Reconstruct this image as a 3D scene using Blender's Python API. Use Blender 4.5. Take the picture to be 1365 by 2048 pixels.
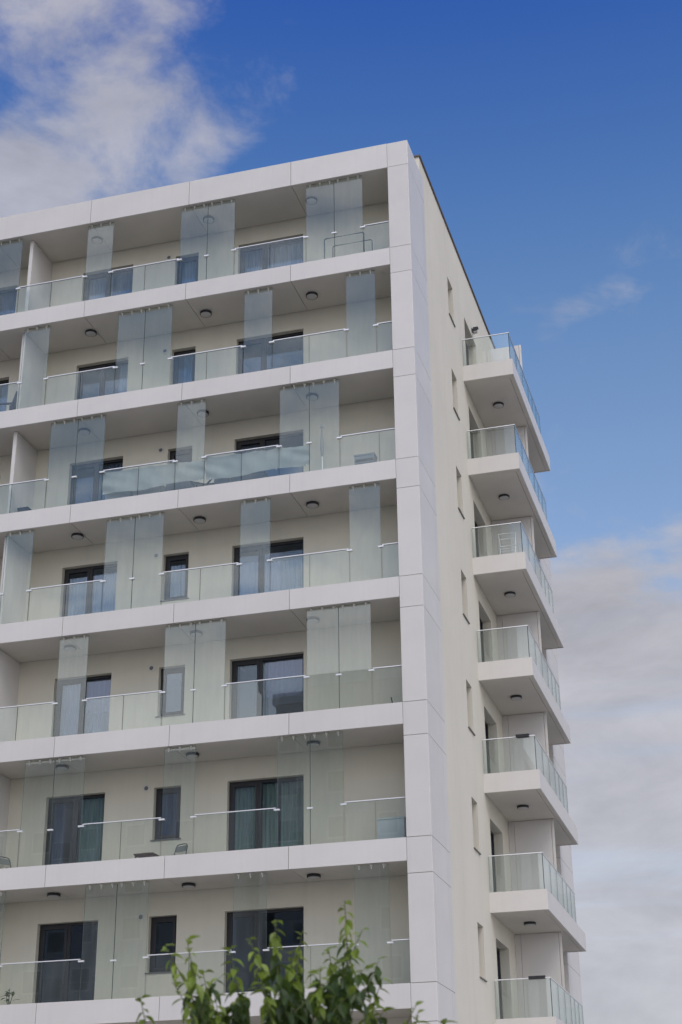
import bpy, math, random
from mathutils import Vector, Matrix
random.seed(7)
R_ = math.radians
scene = bpy.context.scene
for o in list(bpy.data.objects): bpy.data.objects.remove(o)
col = scene.collection

# ------------------------------------------------------------------ camera
CAM = Vector((7.2708, -32.1998, -22.7853))
YAW, PITCH, ROLL, FPX = -0.277767, 0.435932, -0.011751, 3133.92
cam_d = bpy.data.cameras.new('camera'); cam = bpy.data.objects.new('camera', cam_d); col.objects.link(cam)
fw = Vector((math.sin(YAW)*math.cos(PITCH), math.cos(YAW)*math.cos(PITCH), math.sin(PITCH)))
rt = Vector((math.cos(YAW), -math.sin(YAW), 0)); up = rt.cross(fw)
r2 = math.cos(ROLL)*rt + math.sin(ROLL)*up; u2 = -math.sin(ROLL)*rt + math.cos(ROLL)*up
cam.matrix_world = Matrix(((r2.x, u2.x, -fw.x, CAM.x), (r2.y, u2.y, -fw.y, CAM.y), (r2.z, u2.z, -fw.z, CAM.z), (0, 0, 0, 1)))
cam_d.sensor_fit = 'VERTICAL'; cam_d.sensor_height = 36.0; cam_d.lens = FPX/2048*36.0
cam_d.clip_start = 0.1; cam_d.clip_end = 3000
cam_d.dof.use_dof = True; cam_d.dof.focus_distance = 37.0; cam_d.dof.aperture_fstop = 3.0
scene.camera = cam

# ------------------------------------------------------------------ light, sky, exposure
SUN_EL, SUN_AZ = R_(46), R_(147)          # azimuth clockwise from +Y: behind the camera, to its right
sun_dir = Vector((math.sin(SUN_AZ)*math.cos(SUN_EL), math.cos(SUN_AZ)*math.cos(SUN_EL), math.sin(SUN_EL)))
sd = bpy.data.lights.new('sun', 'SUN'); sd.energy = 0.9; sd.angle = R_(24); sd.color = (1.0, 0.93, 0.83)
so = bpy.data.objects.new('sun', sd); col.objects.link(so)
so.rotation_euler = (-sun_dir).to_track_quat('-Z', 'Y').to_euler()

world = bpy.data.worlds.new('World'); scene.world = world; world.use_nodes = True
def build_world():
    nt = world.node_tree; N = nt.nodes; L = nt.links; N.clear()
    def math_(op, a, b=None, c=None, clamp=False):
        n = N.new('ShaderNodeMath'); n.operation = op; n.use_clamp = clamp
        for i, v in enumerate((a, b, c)):
            if v is None: continue
            if isinstance(v, (int, float)): n.inputs[i].default_value = v
            else: L.new(v, n.inputs[i])
        return n.outputs[0]
    def ramp(v, a, b, lo=0.0, hi=1.0):
        n = N.new('ShaderNodeMapRange'); n.interpolation_type = 'SMOOTHSTEP'
        L.new(v, n.inputs[0]); n.inputs[1].default_value = a; n.inputs[2].default_value = b
        n.inputs[3].default_value = lo; n.inputs[4].default_value = hi
        return n.outputs[0]
    out = N.new('ShaderNodeOutputWorld'); bg = N.new('ShaderNodeBackground'); bg.inputs[1].default_value = 0.10
    L.new(bg.outputs[0], out.inputs[0])
    sky = N.new('ShaderNodeTexSky'); sky.sky_type = 'NISHITA'; sky.sun_disc = False
    sky.sun_elevation = SUN_EL; sky.sun_rotation = SUN_AZ; sky.altitude = 100
    sky.air_density = 1.0; sky.dust_density = 0.6; sky.ozone_density = 2.2
    hsv = N.new('ShaderNodeHueSaturation'); L.new(sky.outputs[0], hsv.inputs['Color'])
    hsv.inputs['Value'].default_value = 1.84
    tc = N.new('ShaderNodeTexCoord'); d = tc.outputs['Generated']
    sep = N.new('ShaderNodeSeparateXYZ'); L.new(d, sep.inputs[0])
    z = sep.outputs[2]
    # paler and hazier low down, a deeper violet blue towards the zenith
    L.new(ramp(z, 0.36, 0.76, 0.93, 1.38), hsv.inputs['Saturation']); L.new(ramp(z, 0.50, 0.78, 0.500, 0.526), hsv.inputs['Hue'])
    def dot(v):
        n = N.new('ShaderNodeVectorMath'); n.operation = 'DOT_PRODUCT'; L.new(d, n.inputs[0]); n.inputs[1].default_value = Vector(v).normalized()
        return n.outputs['Value']
    def noise(scale, detail, rough, stretch=(1, 1, 1), off=(0, 0, 0), dist=0.0):
        m = N.new('ShaderNodeMapping'); L.new(d, m.inputs[0]); m.inputs['Scale'].default_value = stretch; m.inputs['Location'].default_value = off
        n = N.new('ShaderNodeTexNoise'); L.new(m.outputs[0], n.inputs['Vector'])
        n.inputs['Scale'].default_value = scale; n.inputs['Detail'].default_value = detail; n.inputs['Roughness'].default_value = rough
        n.inputs['Distortion'].default_value = dist
        return n.outputs['Fac']
    # broken cumulus
    n1 = noise(11.0, 10, 0.61, (1, 1, 1.35), (3.1, 1.7, 0.4), 0.3)
    bias = math_('ADD', n1, 0.0)
    def blob(v, deg0, deg1, amt):
        nonlocal bias
        bias = math_('ADD', bias, ramp(dot(v), math.cos(R_(deg1)), math.cos(R_(deg0)), 0.0, amt))
    blob((-0.375, 0.665, 0.645), 1.0, 8.6, 0.16)
    blob((-0.335, 0.712, 0.617), 0.3, 4.0, 0.09)
    blob((-0.411, 0.700, 0.584), 0.5, 3.6, 0.17)
    blob((-0.395, 0.716, 0.576), 0.2, 1.8, 0.06)
    blob((-0.340, 0.660, 0.680), 0.2, 2.6, -0.06)
    blob((-0.02, 0.76, 0.60), 4.0, 17.0, -0.22)
    blob((-0.18, 0.82, 0.54), 3.0, 9.0, -0.10)
    blob(tuple(sun_dir), 15.0, 75.0, 0.16)
    c1 = ramp(bias, 0.48, 0.82, 0.0, 0.80)
    # thin high wisps
    n2 = noise(11.0, 7, 0.62, (1.0, 1.0, 2.2), (0.6, 2.2, 5.0), 0.5)
    w = math_('ADD', n2, ramp(dot((-0.083, 0.855, 0.510)), math.cos(R_(5.5)), math.cos(R_(0.5)), 0.0, 0.07))
    for v_ in ((-0.104, 0.850, 0.517), (-0.090, 0.845, 0.527), (-0.075, 0.843, 0.533), (-0.060, 0.842, 0.536), (-0.086, 0.863, 0.498)): w = math_('ADD', w, ramp(dot(v_), math.cos(R_(0.8)), math.cos(R_(0.1)), 0.0, 0.09))
    w = math_('ADD', w, ramp(z, 0.56, 0.63, 0.0, -0.2))
    c2 = ramp(w, 0.60, 0.95, 0.0, 0.45)
    # layered bank towards the horizon
    n3 = noise(6.0, 10, 0.60, (1, 1, 2.4), (9.0, 0.5, 2.3), 0.4)
    hb = math_('ADD', math_('MULTIPLY', n3, 0.34), math_('MULTIPLY', z, -1.0))
    c3 = ramp(hb, -0.252, -0.178, 0.0, 0.95)
    gap = noise(2.6, 6, 0.6, (1, 1, 9.0), (1.0, 7.5, 0.8), 0.2)
    c3 = math_('MULTIPLY', c3, ramp(gap, 0.30, 0.50, 0.80, 1.0))
    cl = math_('MAXIMUM', math_('MAXIMUM', c1, c2), c3)
    cl = math_('MULTIPLY', cl, 0.95)
    # clouds scatter more light towards the veiled sun
    s = dot(tuple(sun_dir))
    glow = ramp(s, -0.1, 1.0, 0.0, 1.0)
    shade = noise(9.0, 9, 0.62, (1, 1, 2.4), (5.0, 5.0, 1.0), 0.4)
    base = math_('MULTIPLY_ADD', shade, 4.6, 3.2)
    val = math_('MULTIPLY_ADD', glow, 14.0, base)
    cc = N.new('ShaderNodeVectorMath'); cc.operation = 'SCALE'; cc.inputs[0].default_value = (0.98, 0.955, 1.01); L.new(val, cc.inputs['Scale'])
    mix = N.new('ShaderNodeMix'); mix.data_type = 'RGBA'; L.new(cl, mix.inputs['Factor']); L.new(hsv.outputs[0], mix.inputs['A']); L.new(cc.outputs[0], mix.inputs['B'])
    L.new(mix.outputs['Result'], bg.inputs[0])
build_world()
scene.view_settings.view_transform = 'Standard'; scene.view_settings.look = 'None'
scene.view_settings.gamma = 1.0; scene.view_settings.use_curve_mapping = False
scene.view_settings.exposure = -0.12
scene.render.engine = 'CYCLES'
cy = scene.cycles
cy.max_bounces = 14; cy.diffuse_bounces = 6; cy.glossy_bounces = 5; cy.transparent_max_bounces = 32; cy.transmission_bounces = 6
cy.caustics_reflective = False; cy.caustics_refractive = False

# ------------------------------------------------------------------ materials
def mat(name):
    m = bpy.data.materials.new(name); m.use_nodes = True
    nt = m.node_tree; b = nt.nodes['Principled BSDF']; return m, nt, b
def simple(name, c, rough=0.6, metal=0.0, var=0.0):
    m, nt, b = mat(name)
    b.inputs['Base Color'].default_value = (*c, 1); b.inputs['Roughness'].default_value = rough; b.inputs['Metallic'].default_value = metal
    return m
def noise_node(nt, scale, detail=6, rough=0.6, stretch=(1, 1, 1), coord='Object'):
    tc = nt.nodes.new('ShaderNodeTexCoord'); mp = nt.nodes.new('ShaderNodeMapping'); mp.inputs['Scale'].default_value = stretch
    nt.links.new(tc.outputs[coord], mp.inputs[0])
    n = nt.nodes.new('ShaderNodeTexNoise'); n.inputs['Scale'].default_value = scale; n.inputs['Detail'].default_value = detail; n.inputs['Roughness'].default_value = rough
    nt.links.new(mp.outputs[0], n.inputs['Vector']); return n.outputs['Fac']
def maprange(nt, v, a, b, lo, hi):
    n = nt.nodes.new('ShaderNodeMapRange'); nt.links.new(v, n.inputs[0])
    for i, k in enumerate((a, b, lo, hi)): n.inputs[i+1].default_value = k
    return n.outputs[0]
def mulv(nt, a, b):
    n = nt.nodes.new('ShaderNodeMath'); n.operation = 'MULTIPLY'
    for i, k in enumerate((a, b)):
        if isinstance(k, (int, float)): n.inputs[i].default_value = k
        else: nt.links.new(k, n.inputs[i])
    return n.outputs[0]
def tinted(name, c, rough, grain=(60, 0.03), blotch=(0.7, 0.06, (1, 1, 1)), streak=None, objvar=0.0, bump=0.0, coord='Object', spec=0.5):
    """base colour with weathering: fine grain, soft blotches, run-off streaks"""
    m, nt, b = mat(name)
    f = maprange(nt, noise_node(nt, grain[0], 4, 0.6, coord=coord), 0.3, 0.7, 1-grain[1], 1+grain[1])
    f = mulv(nt, f, maprange(nt, noise_node(nt, blotch[0], 6, 0.6, blotch[2], coord), 0.3, 0.7, 1-blotch[1], 1+blotch[1]))
    if streak: f = mulv(nt, f, maprange(nt, noise_node(nt, streak[0], 5, 0.65, streak[2], coord), 0.52, 0.78, 1.0, 1-streak[1]))
    if objvar:
        oi = nt.nodes.new('ShaderNodeObjectInfo'); f = mulv(nt, f, maprange(nt, oi.outputs['Random'], 0, 1, 1-objvar, 1+objvar))
    sc = nt.nodes.new('ShaderNodeVectorMath'); sc.operation = 'SCALE'; sc.inputs[0].default_value = c; nt.links.new(f, sc.inputs['Scale'])
    nt.links.new(sc.outputs[0], b.inputs['Base Color']); b.inputs['Roughness'].default_value = rough; b.inputs['Specular IOR Level'].default_value = spec
    if bump:
        bp = nt.nodes.new('ShaderNodeBump'); bp.inputs['Strength'].default_value = bump; bp.inputs['Distance'].default_value = 0.01
        nt.links.new(noise_node(nt, 90, 5, 0.7, coord=coord), bp.inputs['Height']); nt.links.new(bp.outputs[0], b.inputs['Normal'])
    return m
CLAD = tinted('white_cladding', (0.660, 0.634, 0.588), 0.42, (40, 0.015), (0.9, 0.035, (1, 1, 1)), (3.0, 0.05, (1.6, 1.6, 0.10)), 0.03, 0.0)
PLAS = tinted('cream_plaster', (0.69, 0.652, 0.542), 0.92, (140, 0.06), (0.55, 0.04, (1, 1, 0.7)), (1.6, 0.05, (1.6, 1.6, 0.08)), 0, 0.25)
SOFF = tinted('soffit_board', (0.60, 0.57, 0.505), 0.75, (60, 0.015), (0.8, 0.05, (1, 1, 1)), None, 0.02)
PART = tinted('partition_board', (0.64, 0.62, 0.595), 0.6, (60, 0.01), (0.8, 0.03, (1, 1, 1)), (2.2, 0.06, (1, 1, 0.1)), 0.01)
CONC = tinted('slab_concrete', (0.34, 0.33, 0.31), 0.9, (30, 0.06), (0.8, 0.1, (1, 1, 1)))
TILE = tinted('balcony_floor', (0.42, 0.40, 0.37), 0.8, (30, 0.05), (0.8, 0.08, (1, 1, 1)))
INTW = tinted('room_paint', (0.62, 0.60, 0.56), 0.9, (30, 0.01), (0.8, 0.03, (1, 1, 1)))
ANTH = simple('anthracite_frame', (0.022, 0.022, 0.026), 0.45)
STEEL = simple('brushed_steel', (0.86, 0.86, 0.85), 0.36, 0.35)
CLAMP = simple('clamp_steel', (0.66, 0.64, 0.58), 0.5, 0.2)
SEAL = simple('dark_gasket', (0.03, 0.035, 0.035), 0.6)
SILL = simple('grey_sill', (0.16, 0.155, 0.15), 0.5, 0.2)
COPE = tinted('coping_metal', (0.12, 0.10, 0.09), 0.55, (40, 0.05), (1.0, 0.15, (1, 1, 1)))
LAMPB = simple('lamp_ring', (0.030, 0.030, 0.032), 0.5)
LAMPD = simple('lamp_lens', (0.50, 0.49, 0.47), 0.4)
BLACK = simple('black_rubber', (0.018, 0.018, 0.020), 0.6)
EDGE = simple('glass_edge', (0.10, 0.17, 0.15), 0.2)
EDGED = simple('glass_edge_dark', (0.035, 0.060, 0.058), 0.25)

def glass(name, tint, f0, dust, dust_col=(0.62, 0.66, 0.66), streaky=0.6):
    """thin sheet: tinted see-through + mirror reflection growing with angle + a film of dust in run-off streaks"""
    m = bpy.data.materials.new(name); m.use_nodes = True; nt = m.node_tree; N = nt.nodes; L = nt.links; N.clear()
    out = N.new('ShaderNodeOutputMaterial')
    tr = N.new('ShaderNodeBsdfTransparent'); tr.inputs[0].default_value = (*tint, 1)
    gl = N.new('ShaderNodeBsdfGlossy'); gl.inputs['Roughness'].default_value = 0.0; gl.inputs[0].default_value = (0.80, 0.88, 1.0, 1) if f0 > .08 else (0.95, 1.0, 0.985, 1)   # window mirror tinted blue, standing in for reflected blue sky
    ge = N.new('ShaderNodeNewGeometry'); dp = N.new('ShaderNodeVectorMath'); dp.operation = 'DOT_PRODUCT'
    L.new(ge.outputs['Normal'], dp.inputs[0]); L.new(ge.outputs['Incoming'], dp.inputs[1])
    ab = N.new('ShaderNodeMath'); ab.operation = 'ABSOLUTE'; L.new(dp.outputs['Value'], ab.inputs[0])
    om = N.new('ShaderNodeMath'); om.operation = 'SUBTRACT'; om.inputs[0].default_value = 1.0; L.new(ab.outputs[0], om.inputs[1]); om.use_clamp = True
    pw = N.new('ShaderNodeMath'); pw.operation = 'POWER'; L.new(om.outputs[0], pw.inputs[0]); pw.inputs[1].default_value = 5.0
    fr = N.new('ShaderNodeMath'); fr.operation = 'MULTIPLY_ADD'; L.new(pw.outputs[0], fr.inputs[0]); fr.inputs[1].default_value = 1-f0; fr.inputs[2].default_value = f0
    mx = N.new('ShaderNodeMixShader'); L.new(fr.outputs[0], mx.inputs[0]); L.new(tr.outputs[0], mx.inputs[1]); L.new(gl.outputs[0], mx.inputs[2])
    df = N.new('ShaderNodeBsdfDiffuse'); df.inputs[0].default_value = (*dust_col, 1)
    tl = N.new('ShaderNodeBsdfTranslucent'); tl.inputs[0].default_value = (*dust_col, 1)
    dm = N.new('ShaderNodeMixShader'); dm.inputs[0].default_value = 0.35; L.new(df.outputs[0], dm.inputs[1]); L.new(tl.outputs[0], dm.inputs[2])
    f = maprange(nt, noise_node(nt, 2.5, 6, 0.62, (2.2, 2.2, 0.22), 'Object'), 0.34, 0.72, 1-streaky, 1+streaky)
    oi = N.new('ShaderNodeObjectInfo'); f = mulv(nt, f, maprange(nt, oi.outputs['Random'], 0, 1, 0.75, 1.25))
    f = mulv(nt, f, dust)
    m2 = N.new('ShaderNodeMixShader'); L.new(f, m2.inputs[0]); L.new(mx.outputs[0], m2.inputs[1]); L.new(dm.outputs[0], m2.inputs[2])
    L.new(m2.outputs[0], out.inputs[0]); return m
PANE = glass('balcony_glass', (0.955, 0.982, 0.967), 0.062, 0.038, (0.60, 0.65, 0.635))
WPANE = glass('window_glass', (0.72, 0.80, 0.88), 0.085, 0.010, (0.5, 0.55, 0.6), 0.5)

def curtain_mat(name, c, c2=None, rough=0.9):
    m = bpy.data.materials.new(name); m.use_nodes = True; nt = m.node_tree; N = nt.nodes; L = nt.links; N.clear()
    out = N.new('ShaderNodeOutputMaterial')
    f = maprange(nt, noise_node(nt, 6.0, 4, 0.6, (2.5, 2.5, 0.12)), 0.35, 0.65, 0.75, 1.12)
    sc = N.new('ShaderNodeVectorMath'); sc.operation = 'SCALE'; sc.inputs[0].default_value = c; L.new(f, sc.inputs['Scale'])
    a = N.new('ShaderNodeBsdfDiffuse'); t = N.new('ShaderNodeBsdfTranslucent'); L.new(sc.outputs[0], a.inputs[0]); L.new(sc.outputs[0], t.inputs[0])
    m1 = N.new('ShaderNodeMixShader'); m1.inputs[0].default_value = 0.3; L.new(a.outputs[0], m1.inputs[1]); L.new(t.outputs[0], m1.inputs[2])
    L.new(m1.outputs[0], out.inputs[0]); return m
CUR_W = curtain_mat('white_sheer', (0.66, 0.69, 0.76)); CUR_G = curtain_mat('green_curtain', (0.92, 0.94, 0.68)); CUR_D = curtain_mat('grey_curtain', (0.30, 0.34, 0.44))
CUR_L = curtain_mat('lilac_blind', (0.42, 0.36, 0.46))
PAPER = simple('paper_notice', (0.80, 0.80, 0.78), 0.8)

# ------------------------------------------------------------------ mesh helpers
class MB:
    def __init__(s): s.v = []; s.f = []; s.m = []; s.sm = []
    def quad(s, pts, mi=0, smooth=False):
        n = len(s.v); s.v += [tuple(p) for p in pts]; s.f.append(tuple(range(n, n+len(pts)))); s.m.append(mi); s.sm.append(smooth)
    def box(s, x0, x1, y0, y1, z0, z1, mi=0, side=None, bev=0.0):
        """box; side: optional material index for the faces other than the two largest"""
        n = len(s.v)
        s.v += [(x0, y0, z0), (x1, y0, z0), (x1, y1, z0), (x0, y1, z0), (x0, y0, z1), (x1, y0, z1), (x1, y1, z1), (x0, y1, z1)]
        F = [(0, 3, 2, 1), (4, 5, 6, 7), (0, 1, 5, 4), (1, 2, 6, 5), (2, 3, 7, 6), (3, 0, 4, 7)]
        ar = [(x1-x0)*(y1-y0)]*2 + [(x1-x0)*(z1-z0), (y1-y0)*(z1-z0)]*2
        big = max(ar)
        for f, a in zip(F, ar):
            s.f.append(tuple(n+i for i in f)); s.m.append(mi if side is None or a >= big-1e-9 else side); s.sm.append(False)
        return s
    def tube(s, pts, r, n=8, mi=0, caps=True):
        pts = [Vector(p) for p in pts]; rs = r if isinstance(r, (list, tuple)) else [r]*len(pts)
        base = len(s.v); ref = None
        for i, p in enumerate(pts):
            t = (pts[min(i+1, len(pts)-1)] - pts[max(i-1, 0)]).normalized()
            if ref is None: ref = Vector((0, 0, 1)) if abs(t.z) < 0.9 else Vector((1, 0, 0))
            a = t.cross(ref).normalized(); b = t.cross(a).normalized(); ref = -b if False else ref
            for k in range(n):
                q = p + (a*math.cos(2*math.pi*k/n) + b*math.sin(2*math.pi*k/n))*rs[i]; s.v.append(tuple(q))
        for i in range(len(pts)-1):
            for k in range(n):
                s.f.append((base+i*n+k, base+i*n+(k+1) % n, base+(i+1)*n+(k+1) % n, base+(i+1)*n+k)); s.m.append(mi); s.sm.append(True)
        if caps:
            s.f.append(tuple(base+k for k in range(n))); s.m.append(mi); s.sm.append(False)
            e = base+(len(pts)-1)*n
            s.f.append(tuple(e+k for k in reversed(range(n)))); s.m.append(mi); s.sm.append(False)
        return s
    def lathe(s, prof, n=24, c=(0, 0, 0), mi=0):
        """profile of (radius, z) pairs round a vertical axis"""
        base = len(s.v)
        for (r, z) in prof:
            for k in range(n):
                a = 2*math.pi*k/n; s.v.append((c[0]+r*math.cos(a), c[1]+r*math.sin(a), c[2]+z))
        for i in range(len(prof)-1):
            for k in range(n):
                s.f.append((base+i*n+k, base+i*n+(k+1) % n, base+(i+1)*n+(k+1) % n, base+(i+1)*n+k)); s.m.append(mi); s.sm.append(True)
        return s
    def mesh(s, name, mats):
        me = bpy.data.meshes.new(name); me.from_pydata(s.v, [], s.f)
        for m in (mats if isinstance(mats, (list, tuple)) else [mats]): me.materials.append(m)
        me.polygons.foreach_set('material_index', s.m); me.polygons.foreach_set('use_smooth', s.sm); me.update(); return me
def link(name, me, parent=None, loc=(0, 0, 0), rot=None):
    o = bpy.data.objects.new(name, me); col.objects.link(o); o.location = loc
    if rot: o.rotation_euler = rot
    if parent: o.parent = parent
    return o
def part(name, mb, mats, parent=None, loc=(0, 0, 0), rot=None): return link(name, mb.mesh(name, mats), parent, loc, rot)
def thing(o, label, cat, group=None):
    o['label'] = label; o['category'] = cat
    if group: o['group'] = group
    return o
def empty(name, loc=(0, 0, 0), rot=None):
    o = bpy.data.objects.new(name, None); col.objects.link(o); o.location = loc; o.empty_display_size = 0.2
    if rot: o.rotation_euler = rot
    return o
_cache = {}
def shared(key, fn):
    if key not in _cache: _cache[key] = fn()
    return _cache[key]
def boxmesh(name, sx, sy, sz, mats, side=None):
    """box from the origin, shared between equal pieces"""
    def f():
        mb = MB(); mb.box(0, sx, 0, sy, 0, sz, 0, side); return mb.mesh(name, mats)
    return shared((name, round(sx, 4), round(sy, 4), round(sz, 4), side), f)
def copy_tree(o, parent=None):
    c = o.copy(); col.objects.link(c); c.parent = parent
    for ch in list(o.children): copy_tree(ch, c)
    return c

# ------------------------------------------------------------------ ground
GZ = -24.4
g = MB(); g.quad([(-900, -900, GZ), (900, -900, GZ), (900, 900, GZ), (-900, 900, GZ)])
gm = tinted('pale_ground', (0.34, 0.325, 0.29), 0.95, (8, 0.1), (0.08, 0.15, (1, 1, 1)))
go = part('ground', g, gm); go['kind'] = 'structure'
g = MB(); g.quad([(-40, -34, GZ+.004), (34, -34, GZ+.004), (34, 40, GZ+.004), (-40, 40, GZ+.004)])
pv = part('bounce_pavement', g, tinted('bounce_slabs', (0.50, 0.48, 0.43), 0.9, (12, 0.08), (0.5, 0.1, (1, 1, 1)))); pv['kind'] = 'structure'  # unseen pale paving, added to bounce light up to the lower soffits
g = MB(); g.quad([(-200, -52, GZ+.004), (200, -52, GZ+.004), (200, -44, GZ+.004), (-200, -44, GZ+.004)])
rd = part('road', g, tinted('asphalt', (0.055, 0.055, 0.057), 0.9, (20, 0.12), (0.5, 0.1, (1, 1, 1)))); rd['kind'] = 'structure'

# ------------------------------------------------------------------ the apartment building
H = 3.0; NF = 8; SL = 0.495                 # storey height, storeys built, slab edge height
DY = 1.5                                    # loggia depth: back wall plane
XL = -16.0                                  # left end
XW = -0.546                                 # inner edge of the corner pillar
XJ = [-3.183, -6.058, -8.933, -11.808, -14.683]
XS = -0.03                                  # side wall plane
YB = 17.0
TOPZ = 3.82
bld = empty('apartment_building', (-8, 8, GZ))
thing(bld, 'tall white apartment block with glass fronted balcony rows and small side balconies', 'building')
B = empty('anchor'); bpy.data.objects.remove(B)
OFF = Vector((8, -8, -GZ))                  # the children keep world coordinates
def bpart(name, mb, mats): return part(name, mb, mats, bld, OFF)
def sub(name, me, parent, loc=(0, 0, 0), rot=None): return link(name, me, parent, loc, rot)

def wall_mesh(u0, u1, z0, z1, holes, depth, P):
    us = sorted({u0, u1, *[h[0] for h in holes], *[h[1] for h in holes]}); zs = sorted({z0, z1, *[h[2] for h in holes], *[h[3] for h in holes]})
    mb = MB()
    def inside(u, z): return any(h[0] < u < h[1] and h[2] < z < h[3] for h in holes)
    for i in range(len(us)-1):
        for j in range(len(zs)-1):
            if inside((us[i]+us[i+1])/2, (zs[j]+zs[j+1])/2): continue
            a, b, c, d = us[i], us[i+1], zs[j], zs[j+1]
            mb.quad([P(a, 0, c), P(b, 0, c), P(b, 0, d), P(a, 0, d)])
            mb.quad([P(a, depth, d), P(b, depth, d), P(b, depth, c), P(a, depth, c)], 1)
    for (a, b, c, d) in holes:
        mb.quad([P(a, 0, c), P(a, 0, d), P(a, depth, d), P(a, depth, c)]); mb.quad([P(b, 0, d), P(b, 0, c), P(b, depth, c), P(b, depth, d)])
        mb.quad([P(a, 0, d), P(b, 0, d), P(b, depth, d), P(a, depth, d)]); mb.quad([P(b, 0, c), P(a, 0, c), P(a, depth, c), P(b, depth, c)])
    # end caps and top
    mb.quad([P(u0, 0, z1), P(u1, 0, z1), P(u1, depth, z1), P(u0, depth, z1)])
    for u in (u0, u1): mb.quad([P(u, 0, z0), P(u, 0, z1), P(u, depth, z1), P(u, depth, z0)])
    return mb
OPEN_F = [('balcony_door', -5.17, -3.31, 0.0, 2.0, 0.40), ('window', -7.01, -6.33, 0.75, 2.0, None), ('balcony_door', -9.80, -8.27, 0.0, 2.0, 0.49),
          ('balcony_door', -13.35, -11.83, 0.0, 2.0, 0.49)]
holes = []
for k in range(NF):
    for n, a, b, c, d, m in OPEN_F: holes.append((a, b, -H*k+c, -H*k+d))
bpart('front_wall', wall_mesh(XL, XS-.02, GZ, TOPZ, holes, 0.30, lambda u, d, z: (u, DY+d, z)), [PLAS, INTW])
OPEN_S = [('window', 4.67, 5.36, 0.75, 2.0, None), ('balcony_door', 6.93, 8.66, 0.0, 2.0, 0.5), ('balcony_door', 10.6, 12.3, 0.0, 2.0, 0.5)]
holes = []
for k in range(NF):
    for n, a, b, c, d, m in OPEN_S: holes.append((a, b, -H*k+c, -H*k+d))
bpart('side_wall', wall_mesh(DY-.002, YB, GZ, TOPZ-.001, holes, 0.32, lambda u, d, z: (XS-d, u, z)), [PLAS, INTW])
mb = MB(); mb.box(XL, XS-.33, YB-.3, YB-.01, GZ, TOPZ-.02); mb.box(XL, XL+.3, DY+.31, YB-.31, GZ, TOPZ-.02); bpart('rear_wall', mb, PLAS)
mb = MB(); mb.box(XL-.04, XS+.045, DY-.045, DY+.34, TOPZ+.002, TOPZ+.045); mb.box(XS-.36, XS+.045, DY+.342, YB+.04, TOPZ+.002, TOPZ+.045); bpart('roof_coping', mb, COPE)
mb = MB(); mb.box(XL+.31, XS-.34, DY+.31, YB-.31, 2.6, 2.9); bpart('roof', mb, CONC)
mb = MB()
for k in range(NF): 
    z0, z1 = -H*k-.08, -H*k+2.58
    mb.box(XL+.31, XS-.33, 6.0, 6.15, z0, z1)
    for x in (-10.85, -7.72, -5.80): mb.box(x, x+.1, DY+.31, 5.99, z0, z1)
    mb.box(-5.2, -5.1, 6.16, YB-.32, z0, z1)
bpart('interior_wall', mb, INTW)

# storeys: slab, fascia, soffit
def fascia_run(parent, z0, z1, joints, right, y0=0.0, th=0.035):
    xs = [XL] + sorted(joints) + [right]
    for a, b in zip(xs[:-1], xs[1:]):
        sub('fascia_panel', boxmesh('fascia_panel', b-a-.012, th, z1-z0, CLAD), parent, (a+.006, y0, z0))
for k in range(NF):
    zt = -H*k
    mb = MB()
    mb.box(XL, XW-.004, .036, DY-.002, zt-SL+.045, zt-.222, 0); mb.box(XL+.31, XS-.33, DY+.302, YB-.32, zt-.38, zt-.10, 1)
    sl = bpart('floor_slab', mb, [CONC, TILE])
    fascia_run(sl, zt-SL, zt, XJ, XW-.002)
    sub('cap_strip', boxmesh('cap_strip', XW-.004-XL, .075, .012, CLAD), sl, (XL, .036, zt-.014))
    sub('upstand', boxmesh('upstand', XW-.004-XL, .02, .20, CONC), sl, (XL, .0365, zt-.2215))
    sub('floor_tiling', boxmesh('floor_tiling', XW-.004-XL, DY-.112-.004, .02, TILE), sl, (XL, .112, zt-.221))
    xs = [XL] + sorted(XJ) + [XW-.004]
    for a, b in zip(xs[:-1], xs[1:]):
        sub('soffit_panel', boxmesh('soffit_panel', b-a-.014, DY-.075, .02, SOFF), sl, (a+.007, .050, zt-SL+.016))
mb = MB(); mb.box(XL, XW-.004, .036, DY-.002, 2.56, 3.15, 0); rb = bpart('roof_beam', mb, [CONC])
fascia_run(rb, 2.4997, 3.2585, XJ, XW-.002)
sub('cap_strip', boxmesh('cap_strip', XW-.004-XL, DY-.04, .012, CLAD), rb, (XL, .036, 3.235))
xs = [XL] + sorted(XJ) + [XW-.004]
for a, b in zip(xs[:-1], xs[1:]): sub('soffit_panel', boxmesh('soffit_panel', b-a-.014, DY-.075, .02, SOFF), rb, (a+.007, .050, 2.516))

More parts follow.
